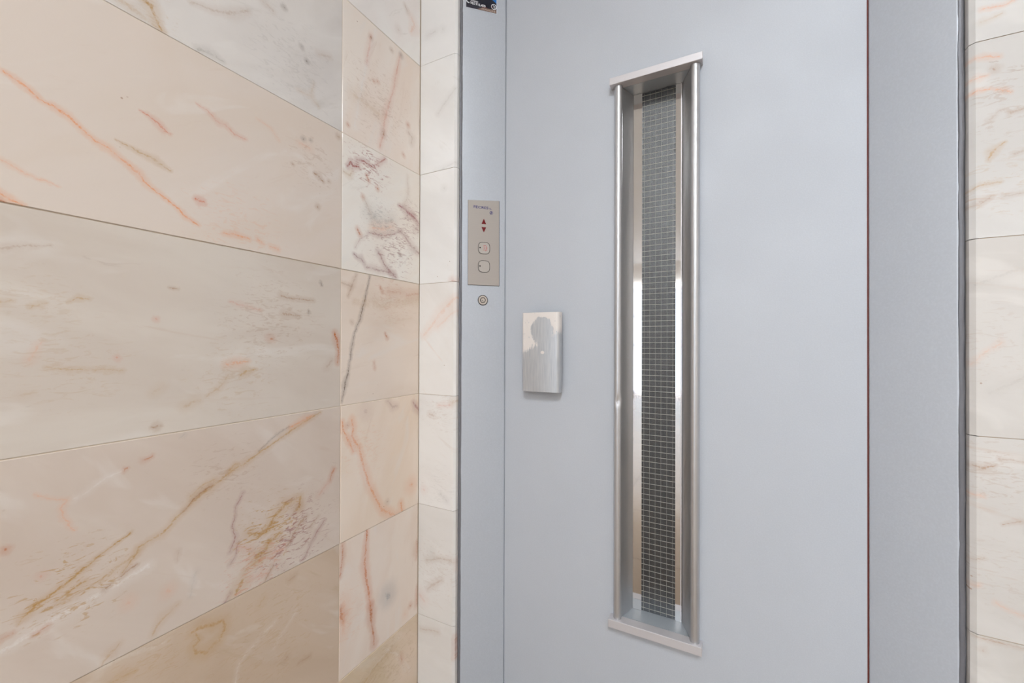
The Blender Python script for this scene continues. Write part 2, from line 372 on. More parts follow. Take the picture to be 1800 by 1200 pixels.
V_F1 = [
 (OC, .75, [(338,1110,7),(352,1102,9),(375,1098,9),(393,1090,8),(395,1105,8),(383,1125,9),(362,1146,10),(345,1148,8),(340,1138,8),(350,1125,5),(345,1112,5)]),
 (OC, .6, [(193,1202,6),(212,1190,10),(238,1178,4)]), (WH, .35, [(413,1200,4),(420,1165,4),(445,1135,4),(485,1090,4)]), (BR, .5, [(525,1165,3),(545,1152,4)]), (BR, .4, [(500,1160,5),(505,1155,5)]), (BR, .5, [(508,1020,5),(520,1010,5)]),
 (WH, .3, [(180,1172,10),(230,1150,14),(290,1128,8)]), (OC, .35, [(455,1065,6),(465,1050,6)]), (WH, .25, [(480,1140,3),(520,1075,3)])]
V_A2 = [(OR, .35, [(724,33,6),(728,45,8),(722,55,4)]), (BR, .5, [(712,10,3),(716,18,4)]), (BR, .3, [(700,52,5)])]
V_B2 = [(WH, .5, [(661,52,3),(648,100,4),(633,165,5),(624,222,5)]), (RD, .4, [(653,62,4),(648,90,5),(645,112,4)]), (RD, .5, [(704,98,3),(697,128,4),(690,165,3),(682,188,5),(676,212,6),(674,234,5),(668,258,4)]),
 (BR, .85, [(652,66,3.5)]), (DK, .8, [(705,97,3.5)]), (RU, .7, [(657,141,3)]), (RU, .7, [(664,143,3)]), (RU, .8, [(612,219,3)]), (RU, .9, [(717,219,3.5)]), (RU, .7, [(709,272,3)]), (BR, .7, [(688,87,3)]), (BR, .6, [(674,230,4),(674,236,5)]),
 (OC, .3, [(620,165,10),(640,180,14),(665,200,10)]), (BR, .4, [(718,232,4),(725,243,5),(723,252,4)])]
V_C2 = [((158,54,42), 1, [(611,292,4),(617,285,5),(620,291,6),(630,293,4)]), ((158,54,42), 1, [(627,281,4),(640,283,4),(647,288,3),(653,292,4)]), ((176,80,62), .8, [(662,289,4),(669,285,4),(676,280,4)]),
 (OC, .6, [(604,301,4),(614,307,6),(618,302,4)]), (RU, .8, [(643,307,2.5),(648,318,3)]), (RU, .9, [(663,331,3.5)]), (RU, .8, [(637,345,3.5)]), (RU, .95, [(628,402,3.5),(632,412,4)]), (RU, .6, [(588,411,3)]),
 ((150,60,66), .9, [(701,361,3),(711,367,5),(716,373,7),(725,380,5)]), ((150,60,66), .7, [(725,380,4),(731,387,4),(738,396,4)]), (GY, .6, [(650,375,12),(665,388,16),(688,388,10)]),
 (PU, .8, [(648,409,3),(660,412,4),(672,414,4),(690,412,3),(706,405,3)]), (OR, .45, [(655,400,7),(675,402,8),(690,398,6)]), (PU, .75, [(700,404,3),(713,417,4),(722,432,6),(730,440,5),(738,446,4)]),
 ((130,60,66), .9, [(622,447,3),(628,452,4),(634,454,5),(639,461,4)]), (PU, .85, [(664,442,5),(668,448,6),(674,464,4),(684,475,5),(696,488,4)]), (PU, .7, [(644,469,4),(665,474,5),(680,477,4),(692,482,5)]), (PU, .4, [(624,435,3),(632,420,3),(645,413,3)]),
 (DK, .7, [(702,447,3)]), (BR, .35, [(640,348,4),(647,365,4),(655,385,5)]), (BR, .3, [(716,310,3),(717,345,4),(710,362,3)]), (PU, .55, [(730,401,5),(738,406,6)])]
V_D2 = [(DK, .9, [(650,482,2.5),(646,505,2),(641,527,3),(634,556,3.5),(624,585,2.5),(619,605,3.5),(617,618,3),(613,648,3),(606,677,5),(604,690,3),(601,706,2.5)]), (BR, .6, [(626,483,3),(620,500,5),(612,520,3)]),
 (RU, .9, [(669,504,2.5),(672,512,3.5)]), (RU, .85, [(677,586,2.5),(681,594,3)]), (RU, .6, [(658,637,3),(659,647,3)]), (OC, .3, [(625,530,22),(680,535,26),(738,528,20)]), (RU, .45, [(683,513,6),(703,514,6)]), (RU, .4, [(714,518,6),(736,516,6)]),
 (BR, .5, [(600,497,4),(618,503,4)]), (BR, .6, [(619,566,4)])]
V_E2 = [(OR, .9, [(601,740,4),(604,758,5),(612,775,5),(621,793,4)]), (OR, .95, [(618,738,6),(621,752,6),(618,767,6),(624,777,7),(629,781,4)]), (OR, .85, [(631,786,5),(635,808,6),(644,838,7),(650,855,7),(660,875,6),(670,895,6),(686,902,7),(694,906,6)]),
 (OR, .8, [(704,884,5),(706,898,6)]), (OR, .6, [(722,852,10)]), (PU, .5, [(681,704,4),(690,715,6),(698,713,4)]), ((150,70,80), .75, [(726,707,4),(731,714,6),(738,722,5)]), (PU, .35, [(642,722,12)]), (RU, .8, [(610,746,4)]), (BR, .5, [(680,881,4)]),
 (WH, .35, [(612,745,8),(622,790,10),(645,850,8)])]
V_F2 = [(RU, .85, [(603,952,4),(602,975,5),(600,995,5),(597,1014,4)]), ((208,112,44), .95, [(645,932,4),(643,962,5),(641,990,7),(644,1012,6),(648,1042,5),(651,1064,5)]), (RU, .95, [(651,1064,5),(652,1082,8),(655,1108,4),(658,1132,6)]),
 (RU, .85, [(600,1068,4),(600,1083,8),(603,1092,4)]), ((150,150,152), .9, [(681,1044,13),(683,1048,12)]), (RU, .6, [(733,952,3),(733,968,6),(732,980,3)]), (RU, .7, [(734,1030,3),(733,1060,5)]), (OR, .35, [(604,1060,12),(604,1110,10)]), (OR, .3, [(712,1078,5)]), (RU, .7, [(721,1063,3.5)])]
V_G2 = [(OC, .5, [(640,1200,6),(665,1165,8),(690,1140,6)]), (RU, .5, [(704,1152,4),(706,1160,4)]), (WH, .25, [(650,1180,5),(700,1120,5)])]
SA = [(GY, .35, [(752,62,5),(765,55,5)]), (GY, .3, [(778,50,5)])]
SB = [(GY, .3, [(770,200,4),(790,170,5),(800,155,4)]), (GY, .3, [(765,303,5),(800,285,5)])]
SC = [(GY, .3, [(780,330,5)]), (RU, .6, [(795,492,6),(801,496,8)])]
SD = [(OR, .35, [(803,520,6),(775,550,10),(745,590,6)]), (OR, .25, [(800,545,5),(770,575,6)])]
SE = [(OC, .5, [(795,707,6),(802,702,8)]), (BR, .4, [(755,727,4),(762,730,4)]), (GY, .4, [(775,868,4),(785,880,5)]), (RD, .3, [(770,712,4),(790,712,5)]), (RD, .25, [(744,860,6)])]
SF = [(BR, .45, [(750,983,5),(775,981,4),(792,985,5)]), (BR, .5, [(751,1035,4),(762,1027,6),(777,1019,4)]), (GY, .35, [(758,970,7)]), (RD, .25, [(738,1045,10),(745,1055,8)]), (RU, .5, [(801,990,5),(802,1005,4)])]
SG = [(BR, .4, [(740,1105,4),(770,1110,4)]), (RU, .5, [(799,1120,4),(798,1160,4)])]
R0 = [(OR, 0.56, [(1728,17,5),(1762,10,5),(1786,-2,4)]), (OC, 0.34, [(1725,40,7),(1760,25,5)])]
R1 = [(OR, 0.56, [(1707,105,4),(1728,100,6),(1755,99,5)]), (OR, 0.45, [(1706,140,4),(1720,137,7),(1735,133,4)]), (OR, 0.68, [(1705,164,4),(1715,161,6),(1740,156,4)]), (OR, 0.56, [(1750,157,4),(1766,158,6),(1776,161,4)]), (BR, 0.68, [(1749,121,8)]), (OC, 0.75, [(1737,281,4),(1745,266,8),(1766,251,4)]),
 (BR, 0.56, [(1776,198,5),(1800,191,5)]), (BR, 0.34, [(1740,210,5),(1760,192,4)]), (BR, 0.68, [(1706,362,4),(1722,356,7),(1745,345,4)]), (OC, 0.56, [(1705,335,4),(1725,325,6),(1760,318,4)]), (BR, 0.45, [(1765,345,5),(1800,338,5)]), (BR, 0.45, [(1785,270,5),(1800,266,4)])]
R2 = [(GY, 0.29, [(1715,500,9),(1800,470,9)]), (OR, 0.29, [(1706,640,5),(1760,600,6)]), (GY, 0.29, [(1740,690,9),(1800,665,8)])]
R3 = [(BR, 0.68, [(1712,818,5),(1728,823,9),(1746,819,4)]), (BR, 0.51, [(1757,807,4),(1800,812,5)]), (BR, 0.56, [(1765,922,4),(1795,916,6)]), (OR, 0.39, [(1705,868,5),(1730,872,4)]), (OR, 0.45, [(1706,1030,5),(1720,1028,5)]), (OR, 0.34, [(1750,1060,5),(1800,1085,5)]), (BR, 0.34, [(1706,985,5),(1730,980,4)])]
R4 = [(BR, 0.51, [(1710,1116,4),(1750,1127,6),(1800,1140,5)]), (BR, 0.39, [(1727,1142,7)])]
PATCH_SRC = lambda TAND=(192,162,126): {'a4': [(OC, 0.80, 475, 930, 85, -50), (PU, 0.70, 520, 940, 95, -58), (RD, 0.35, 450, 1000, 80, -45), (OC, 0.60, 130, 1030, 130, -38), (BR, 0.22, 400, 830, 90, -36)],
 'a3': [(BR, 0.23, 480, 560, 130, -12), (OC, 0.21, 420, 660, 110, -25), (OC, 0.17, 120, 640, 150, 0), (OC, 0.15, 60, 530, 110, -4)],
 'a2': [(OR, 0.15, 420, 400, 120, 25), (BR, 0.21, 550, 290, 70, 50)], 'a1': [(GY, 0.21, 520, 110, 110, 35), (OC, 0.17, 260, 20, 70, 40)], 'a5': [(TAND, 0.34, 480, 1110, 130, -50), (OC, 0.21, 280, 1160, 110, -35)],
 'b2': [((158,70,60), 0.56, 650, 290, 60, 15), (PU, 0.56, 690, 430, 75, 30), (GY, 0.40, 665, 385, 45, 10), (PU, 0.40, 725, 385, 50, 45)], 'b1': [(BR, 0.21, 665, 180, 90, 70)], 'b3': [(RU, 0.17, 690, 520, 70, 5)], 'b6': [(TAND, 0.34, 690, 1160, 80, -55)], 'b5': [(OR, 0.15, 610, 1080, 70, 85)], 'b4': [(OR, 0.15, 640, 790, 70, 70)],
 'd2': [(BR, 0.21, 1760, 180, 120, -12), (OC, 0.21, 1750, 330, 100, -14)], 'd4': [(BR, 0.21, 1750, 830, 110, -8), (BR, 0.15, 1750, 1000, 110, 10)], 'd3': [(BR, 0.13, 1750, 600, 130, -14)], 'c4': [(BR, 0.15, 775, 720, 60, -15), (GY, 0.13, 770, 860, 60, -30)], 'c5': [(BR, 0.15, 765, 1000, 80, -15)]}
PINK, PINKD, CREAM, GREYW, TAN, TAND, BEI = (223,205,190), (216,194,176), (224,214,202), (216,208,196), (210,182,154), (192,162,126), (214,194,174)
STR, STG, STO = (196,150,118), (182,172,158), (190,154,112)
#      row: (base, cloud, streak, angle, streak strength, veins)
COL1 = {0: ((220,212,204),GREYW,STG,30,.25,()), 1: ((222,214,207),(212,203,196),STG,32,.35,V_B1), 2: (PINK,(222,202,184),STR,32,.10,V_C1), 3: ((216,202,187),(210,193,177),STR,-4,.22,V_D1), 4: ((216,197,181),(210,188,170),STR,-38,.14,V_E1), 5: (TAN,(202,172,142),TAND,-38,.55,V_F1), 6: (BEI,TAN,STR,-30,.3,())}
COL2 = {0: ((224,214,208),(218,208,202),STG,40,.3,V_A2), 1: ((222,204,190),(218,196,178),STR,75,.22,V_B2), 2: ((226,212,202),(224,206,192),STG,40,.25,V_C2), 3: ((216,196,178),(210,188,168),STO,8,.22,V_D2), 4: ((220,197,176),(216,190,164),STR,70,.12,V_E2), 5: ((216,197,180),(212,188,168),STR,80,.18,V_F2), 6: (TAN,(200,172,134),TAND,-45,.5,V_G2)}
STRIP = {0: ((228,222,216),(222,216,210),STG,-35,.2,SA), 1: ((228,222,214),(224,216,208),STG,-40,.25,SB), 2: ((230,222,214),(226,216,206),STG,-35,.15,SC), 3: ((232,220,208),(230,212,194),OR,-45,.15,SD), 4: ((230,218,206),(226,210,196),STR,-30,.2,SE), 5: ((224,208,192),(218,202,184),STR,-25,.2,SF), 6: ((226,210,196),(222,204,186),STR,-15,.2,SG)}
RIGHT = {1: ((222,214,206),(216,208,200),STG,-15,.2,R0), 2: ((222,214,206),(216,206,196),STR,-12,.35,R1), 3: ((222,208,194),(218,202,186),STR,-14,.25,R2), 4: ((220,206,192),(214,198,182),STR,-10,.35,R3), 5: ((220,206,190),(212,196,178),STR,10,.3,R4)}
GEN = [((222,210,198),(214,198,182),STR,25,.3,()), ((216,206,192),(208,194,176),STG,-20,.3,()), ((214,192,166),(204,178,146),STO,-35,.4,())]
GENL = [marble('marble_hall_%d' % i, 'L', *g[:5], 40+i) for i, g in enumerate(GEN)]
GENB = [marble('marble_wall_%d' % i, 'B', *g[:5], 50+i) for i, g in enumerate(GEN)]
PATCH = PATCH_SRC()
def zrow(k): return ZTOP + H - COURSE*k                     # height of joint k; row k hangs below joint k-1
def rowspan(k):                                             # row k lies between joint k-1 and joint k
    return max(0, zrow(k)), min(ZC, zrow(k-1))
G = .0011
PROUD = {0: .0, 1: -.0002, 2: .0009, 3: -.0003, 4: .0008, 5: -.0002, 6: .0002}
def tile_L(y0, y1, k, mat):
    z0, z1 = rowspan(k)
    if z1-z0 < .02: return
    pr = PROUD.get(k, 0)+random.uniform(-.0002, .0002)
    o = bbox('tile', UL-.014, UL+pr, y0+G/2, y1-G/2, z0+G/2, z1-G/2, mat, wall_left, .0007)
    o.matrix_parent_inverse = Matrix.Translation(wall_left.location).inverted()
def tile_B(x0, x1, k, mat, z0=None, z1=None, arris=None):
    a, b = rowspan(k); z0 = a if z0 is None else z0; z1 = b if z1 is None else z1
    if z1-z0 < .02: return
    pr = random.uniform(-.0004, .0004)
    if arris is None:
        bbox('tile', x0+G/2, x1-G/2, W0-pr, W0+.0165, z0+G/2, z1-G/2, mat, wall_back, .0009); return
    r = .0055; n = 1; xe = x0 if arris < 0 else x1                # edge towards the frame is rounded over
    arc = [(xe-arris*(r-r*math.sin(PI/2*i/n)), W0-pr+r-r*math.cos(PI/2*i/n)) for i in range(n+1)]
    pts = [((x1-G/2) if arris < 0 else (x0+G/2), W0-pr)]+arc+[(xe, W0+.0165), ((x1-G/2) if arris < 0 else (x0+G/2), W0+.0165)]
    cx = (x0+x1)/2; bm = bmesh.new(); extrude_poly(bm, [(x-cx, y-W0) for x, y in pts], 0, z1-z0-G)
    obj('tile', bm, mat, wall_back, (cx, W0, z0+G/2))
# door wall backing, left and right of the frame and above it
JL, JR, LIPW = -.6257, .3327, .8955                          # outer ends of the frame, its lip plane
DTOP = H+.98; FTOP = DTOP+.092                               # door top, frame top
bm = bmesh.new()
box(bm, UL+.0002, JL-.009, W0+.0012, W0+.3, 0, ZC); box(bm, JR+.009, XR, W0+.0012, W0+.3, 0, ZC); box(bm, JL-.009, JR+.009, W0+.0012, W0+.3, FTOP+.002, ZC)
wall_back = struct(obj('wall_back', bm, GROUTD))
RN = range(-2, 7)
for k in RN:
    m1 = marble('marble_a%d' % (k+3), 'L', *COL1[k][:5], 3+k*1.7, COL1[k][5], PATCH.get('a%d' % k, ())) if k in COL1 else GENL[k % 3]
    m2 = marble('marble_b%d' % (k+3), 'L', *[tuple(min(240, v+21) for v in c) for c in COL2[k][:2]], *COL2[k][2:5], 17+k*1.3, COL2[k][5], PATCH.get('b%d' % k, ())) if k in COL2 else GENL[(k+1) % 3]  # corner column's stone lightened to make up for shade in the corner
    ms = marble('marble_c%d' % (k+3), 'B', *[tuple(min(242, v+7) for v in c) for c in STRIP[k][:2]], *STRIP[k][2:5], 29+k*1.1, STRIP[k][5], PATCH.get('c%d' % k, ())) if k in STRIP else GENB[k % 3]
    mr = marble('marble_d%d' % (k+3), 'B', *[tuple(v-9 for v in c) for c in RIGHT[k][:2]], *RIGHT[k][2:5], 37+k*1.9, RIGHT[k][5], PATCH.get('d%d' % k, ())) if k in RIGHT else GENB[(k+2) % 3]
    tile_L(YCOL, W0-.0005, k, m2)
    tile_L(YCOL-.6, YCOL, k, m1)
    y = YCOL-.6
    while y > YT+.01:
        tile_L(max(YT, y-.6), y, k, GENL[(k+int(y*7)) % 3]); y -= .6
    tile_B(UL+.001, JL, k, ms, arris=1)
    tile_B(JR, JR+.6, k, mr, arris=-1)
    x = JR+.6
    while x < XR-.02:
        tile_B(x, min(XR, x+.6), k, GENB[(k+int(x*5)) % 3]); x += .6
    z0, z1 = rowspan(k)
    if z1 > FTOP+.02: tile_B(JL, JR, k, GENB[(k+1) % 3], max(z0, FTOP), z1)

# ------------------------------------------------------------------ painted steel frame with splayed jambs
trim = struct(empty('trim_1', ((JL+JR)/2, .95, 0)))
def frame_part(name, pts, z0, z1, mat, bev=.0016):
    bm = bmesh.new(); extrude_poly(bm, pts, z0, z1)
    es = [e for e in bm.edges if abs(e.verts[0].co.z-e.verts[1].co.z) > .1]
    bmesh.ops.bevel(bm, geom=es, offset=bev, segments=3, profile=.5, affect='EDGES')
    o = obj(name, bm, mat, None, None, True); o.parent = trim; o.matrix_parent_inverse = Matrix.Translation(trim.location).inverted()
    return o
XA, XB = -.6156, -.5335                                     # left jamb: lip inner edge, door edge
XC, XD = .2365, .3237
YJ = LIPW + (XB-XA)
frame_part('jamb', [(JL+.0008, LIPW), (XA, LIPW), (XB, YJ), (XB, 1.05), (JL+.0008, 1.05)], 0, FTOP-.002, JPAINT)
frame_part('jamb', [(JR-.0008, LIPW), (JR-.0008, 1.05), (XC, 1.05), (XC, YJ+.003), (XD, LIPW)], 0, FTOP-.002, JPAINT)
# head piece, splayed the same way
bm = bmesh.new()
prof = [(LIPW+.0005, FTOP-.0025), (LIPW+.0005, FTOP-.010), (YJ+.001, DTOP+.003), (1.045, DTOP+.003), (1.045, FTOP-.0025)]
a = [bm.verts.new((XA-.004, y, z)) for y, z in prof]; b = [bm.verts.new((XD+.004, y, z)) for y, z in prof]
bm.faces.new(a); bm.faces.new(b[::-1])
for i in range(5): bm.faces.new((a[i], b[i], b[(i+1) % 5], a[(i+1) % 5]))
hd = obj('head', bm, JPAINT); hd.parent = trim; hd.matrix_parent_inverse = Matrix.Translation(trim.location).inverted()
# lumpy dark grey bead along the lip where frame and marble meet
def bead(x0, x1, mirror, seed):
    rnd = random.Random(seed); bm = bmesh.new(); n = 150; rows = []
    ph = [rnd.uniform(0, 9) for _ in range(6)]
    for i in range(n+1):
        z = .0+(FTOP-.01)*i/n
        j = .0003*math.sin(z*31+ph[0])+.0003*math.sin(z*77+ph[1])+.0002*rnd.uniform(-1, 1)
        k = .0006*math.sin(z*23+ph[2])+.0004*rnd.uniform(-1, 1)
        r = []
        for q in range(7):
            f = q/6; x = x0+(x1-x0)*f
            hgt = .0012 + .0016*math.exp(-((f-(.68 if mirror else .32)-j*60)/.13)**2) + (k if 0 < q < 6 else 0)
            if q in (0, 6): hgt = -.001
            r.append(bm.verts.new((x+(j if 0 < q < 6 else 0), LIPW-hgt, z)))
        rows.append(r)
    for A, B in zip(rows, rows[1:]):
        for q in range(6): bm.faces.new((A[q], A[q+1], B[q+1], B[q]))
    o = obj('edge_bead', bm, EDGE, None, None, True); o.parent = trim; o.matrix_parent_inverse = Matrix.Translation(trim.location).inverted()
    o['label'] = 'lumpy dark grey bead along the frame edge'
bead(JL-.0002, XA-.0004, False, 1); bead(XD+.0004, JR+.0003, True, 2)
o = bbox('gap_liner', XC-.0028, XC-.0003, WD+.0012, 1.04, 0, DTOP, PRIMER, None)
o.parent = trim; o.matrix_parent_inverse = Matrix.Translation(trim.location).inverted(); o['label'] = 'red primer showing in the gap beside the door'

# ------------------------------------------------------------------ elevator door leaf
door = struct(empty('door_1', (-.15, 1.0, 0)))
tag(door, 'silver painted elevator door with tall narrow wired glass window', 'elevator door')
def dpart(name, bm, mat, smooth=False, parent=None):
    o = obj(name, bm, mat, None, None, smooth); p = parent or door; o.parent = p
    o.matrix_parent_inverse = Matrix.Translation(door.location).inverted(); return o
DX0, DX1 = XB+.0012, XC-.0030
OX0, OX1 = -.2185, -.0675                                  # window opening in the face
ZU, ZL = H+.6084, H-.6413                                  # underside of top cap, top of bottom cap
bm = bmesh.new()
xs, zs = [DX0, OX0, OX1, DX1], [.006, ZL-.003, ZU+.003, DTOP]
g = {}
for iy, y in enumerate((WD, 1.03)):
    for i, x in enumerate(xs):
        for j, z in enumerate(zs): g[i, j, iy] = bm.verts.new((x, y, z))
for i in range(3):
    for j in range(3):
        if (i, j) == (1, 1): continue
        for iy in (0, 1): bm.faces.new([g[i, j, iy], g[i+1, j, iy], g[i+1, j+1, iy], g[i, j+1, iy]])
def q4(a, b): bm.faces.new([g[a+(0,)], g[b+(0,)], g[b+(1,)], g[a+(1,)]])
for i in range(3): q4((i, 0), (i+1, 0)); q4((i, 3), (i+1, 3)); q4((0, i), (0, i+1)); q4((3, i), (3, i+1))
q4((1, 1), (2, 1)); q4((1, 2), (2, 2)); q4((1, 1), (1, 2)); q4((2, 1), (2, 2))
es = [e for e in bm.edges if all(abs(v.co.y-WD) < 1e-6 for v in e.verts) and (all(abs(v.co.x-DX0) < 1e-6 for v in e.verts) or all(abs(v.co.x-DX1) < 1e-6 for v in e.verts))]
bmesh.ops.bevel(bm, geom=es, offset=.0012, segments=2, profile=.5, affect='EDGES')
dpart('leaf', bm, PAINT)
# window: caps, rails, splayed liners, polished strips, wired glass
win = empty('window_unit', (0, 0, 0), door); win.location = (-.143+.15, .0, H)
bpy.context.view_layer.update()
def wpart(name, bm, mat, smooth=False, label=None):
    o = obj(name, bm, mat, None, None, smooth); o.parent = win
    o.matrix_parent_inverse = (Matrix.Translation(door.location) @ Matrix.Translation(win.location)).inverted()
    if label: o['label'] = label
    return o
WF, WB = .9565, 1.0225
def cap(name, z0, z1, lip0, lip1):
    bm = bmesh.new(); box(bm, -.2428, -.0438, WF, WD-.0003, lip0, lip1); bevel(bm, .0008, 2)
    wpart(name, bm, CAPM)
cap('top_cap', ZU, ZU+.016, ZU, ZU+.0163); cap('bottom_cap', ZL-.02, ZL, ZL-.0190, ZL)
LX0, LX1, RX0, RX1 = -.2153, -.1987, -.0703, -.0904          # liners: front and back edge, left then right
def tray(name, z0, z1):
    bm = bmesh.new()
    extrude_poly(bm, [(LX0+.0002, WD), (RX0-.0002, WD), (RX1, WB+.004), (LX1, WB+.004)], z0, z1); wpart(name, bm, TRAY)
tray('top_tray', ZU, ZU+.0025); tray('bottom_tray', ZL-.0025, ZL)
bm = bmesh.new(); extrude_poly(bm, [(-.2200, .9715), (-.2188, .9715), (LX1, WB+.004), (LX1-.003, WB+.004)], ZL+.0002, ZU-.0005); wpart('liner', bm, ALU)
bm = bmesh.new(); extrude_poly(bm, [(-.0660, .9715), (-.0648, .9715), (RX1+.003, WB+.004), (RX1, WB+.004)], ZL+.0002, ZU-.0005); wpart('liner', bm, ALU)
def rail(x, y, r, dent=None):
    bm = bmesh.new(); n = 24; zz = [ZL+.0003]
    m = 240
    zz = [ZL+.0003+(ZU-ZL-.0008)*i/m for i in range(m+1)]
    rows = []
    for z in zz:
        row = []
        for i in range(n):
            a = 2*PI*i/n; rr = r
            if dent:
                dz = (z-dent[0])/.011; da = ((a-dent[1]+PI) % (2*PI)-PI)/.55
                rr -= .0034*math.exp(-dz*dz-da*da) - .0012*math.exp(-(dz*.8)**2-((((a-dent[1]-1.5)+PI) % (2*PI)-PI)/.6)**2)
            row.append(bm.verts.new((x+rr*math.cos(a), y+rr*math.sin(a), z)))
        rows.append(row)
    for A, B in zip(rows, rows[1:]):
        for i in range(n): bm.faces.new((A[i], A[(i+1) % n], B[(i+1) % n], B[i]))
    bm.faces.new(rows[0][::-1]); bm.faces.new(rows[-1])
    wpart('rail', bm, ALU, True, 'round aluminium rail with a small dent' if dent else None)
rail(-.2246, .9715, .0090, (H-.133, 1.5*PI+.25)); rail(-.0587, .9715, .0094)
bm = bmesh.new(); box(bm, LX1-.001, -.1793, WB, WB+.004, ZL+.0004, ZU-.0006); wpart('polished_strip', bm, CHROME, label='mirror polished strip beside the wired glass')
bm = bmesh.new(); box(bm, -.1034, RX1+.001, WB, WB+.004, ZL+.0004, ZU-.0006); wpart('polished_strip', bm, CHROME, label='mirror polished strip beside the wired glass')
bm = bmesh.new(); box(bm, RX1-.0016, RX1+.0002, WB-.0012, WB, ZL+.0004, ZU-.0006); wpart('bead_strip', bm, CAPM)
gt = NT('wired_glass'); gp = gt.pos()
ga = gt.noise(gp, 520, 3, .65); gb = gt.noise(gp, 120, 2, .5)
gt.bump(gt.math('ADD', ga, gt.math('MULTIPLY', gb, .6)), .38, .002)
GLASS = gt.set(gt.mix(gt.ramp(ga, .3, .7), lin((8, 10, 14)), lin((34, 38, 45))), .18, 0, 1.85)
gt.put(gt.b.inputs['Transmission Weight'], .5)
bm = bmesh.new(); box(bm, -.1796, -.1031, WB+.0025, WB+.0085, ZL+.0004, ZU-.0006); wpart('glass_pane', bm, GLASS, label='dark bubbly wired safety glass')
WIRE = satin('wire_metal', (172, 169, 160), .4, .4, (1, 1, 1))
bm = bmesh.new(); r = .00050; yw = WB+.0023
z = ZL+.008; rnd = random.Random(5); i = 0
while z < ZU-.004:
    s = rnd.uniform(-.0006, .0006); box(bm, -.1793, -.1034, yw-r, yw+r, z+s-r, z+s+r); z += .01300
x = -.1745
while x < -.1034:
    box(bm, x-r*.38, x+r*.38, yw-r*.3, yw+r, ZL+.001, ZU-.001); x += .01300
o = wpart('wire_mesh', bm, WIRE, label='fine square wire mesh in the glass'); o['kind'] = 'stuff'
# dark lift shaft behind the glass
bm = bmesh.new(); box(bm, XB-.05, XC+.05, 1.30, 1.34, 0, FTOP)
box(bm, XB-.09, XB-.05, 1.06, 1.34, 0, FTOP); box(bm, XC+.05, XC+.09, 1.06, 1.34, 0, FTOP)
sh = struct(obj('wall_shaft', bm, DARK))
# pull handle: bent plate with worn plating and painted-in reflection on a narrower mount
ht = NT('worn_plating_painted_sheen'); hp = ht.pos()
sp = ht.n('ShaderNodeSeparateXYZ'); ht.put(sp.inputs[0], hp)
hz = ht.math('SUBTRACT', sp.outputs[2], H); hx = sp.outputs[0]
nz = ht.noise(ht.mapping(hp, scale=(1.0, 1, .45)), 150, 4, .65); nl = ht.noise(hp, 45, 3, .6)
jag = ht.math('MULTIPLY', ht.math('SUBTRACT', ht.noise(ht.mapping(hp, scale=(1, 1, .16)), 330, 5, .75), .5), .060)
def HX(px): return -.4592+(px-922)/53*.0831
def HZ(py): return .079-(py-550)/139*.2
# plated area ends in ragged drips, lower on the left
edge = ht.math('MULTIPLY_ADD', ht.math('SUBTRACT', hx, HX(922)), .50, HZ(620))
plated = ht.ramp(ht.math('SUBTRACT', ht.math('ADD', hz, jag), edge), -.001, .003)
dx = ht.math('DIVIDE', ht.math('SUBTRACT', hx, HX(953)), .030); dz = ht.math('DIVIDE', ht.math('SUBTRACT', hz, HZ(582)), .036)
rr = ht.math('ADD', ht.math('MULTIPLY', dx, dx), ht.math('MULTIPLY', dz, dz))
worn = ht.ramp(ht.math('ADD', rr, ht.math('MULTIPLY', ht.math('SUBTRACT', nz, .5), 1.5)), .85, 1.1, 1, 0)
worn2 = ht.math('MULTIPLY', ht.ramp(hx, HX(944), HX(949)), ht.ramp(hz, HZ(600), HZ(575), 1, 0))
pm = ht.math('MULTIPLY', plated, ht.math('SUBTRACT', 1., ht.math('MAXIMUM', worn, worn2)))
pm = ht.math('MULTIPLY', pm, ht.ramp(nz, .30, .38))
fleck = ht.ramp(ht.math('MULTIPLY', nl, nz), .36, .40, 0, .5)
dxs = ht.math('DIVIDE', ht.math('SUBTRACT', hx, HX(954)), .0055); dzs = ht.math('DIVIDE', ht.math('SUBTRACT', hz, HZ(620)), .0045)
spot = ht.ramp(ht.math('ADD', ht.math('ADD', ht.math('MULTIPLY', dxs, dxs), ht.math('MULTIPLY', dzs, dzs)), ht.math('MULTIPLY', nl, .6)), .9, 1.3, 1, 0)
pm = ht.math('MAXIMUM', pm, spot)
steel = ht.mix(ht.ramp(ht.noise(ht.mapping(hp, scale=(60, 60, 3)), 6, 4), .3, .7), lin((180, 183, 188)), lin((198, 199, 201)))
HANDLE = ht.set(ht.mix(pm, steel, lin((224, 217, 212))), ht.ramp(pm, 0, 1, .36, .42), ht.ramp(pm, 0, 1, .55, .1))  # cream base colour paints in the bright reflection on the remaining plating
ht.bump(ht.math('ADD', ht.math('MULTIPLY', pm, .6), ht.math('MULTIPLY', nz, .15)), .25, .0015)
hnd = empty('handle', (0, 0, 0), door); hnd.location = (-.4155+.15, -.05, H-.02)
def hpart(name, bm, mat, smooth=False):
    o = obj(name, bm, mat, None, None, smooth); o.parent = hnd
    o.matrix_parent_inverse = (Matrix.Translation(door.location) @ Matrix.Translation(hnd.location)).inverted(); return o
hx0, hx1, hy0, hy1 = -.4672, -.3637, .9500, .9690
def prof(x0, x1, y0, y1, rl, rr_):
    p = [(x0, y1)]
    for i in range(6): a = PI+PI/2*i/5; p.append((x0+rl+rl*math.cos(a), y0+rl+rl*math.sin(a)))
    for i in range(8): a = 1.5*PI+PI/2*i/7; p.append((x1-rr_+rr_*math.cos(a), y0+rr_+rr_*math.sin(a)))
    return p+[(x1, y1)]
bm = bmesh.new()
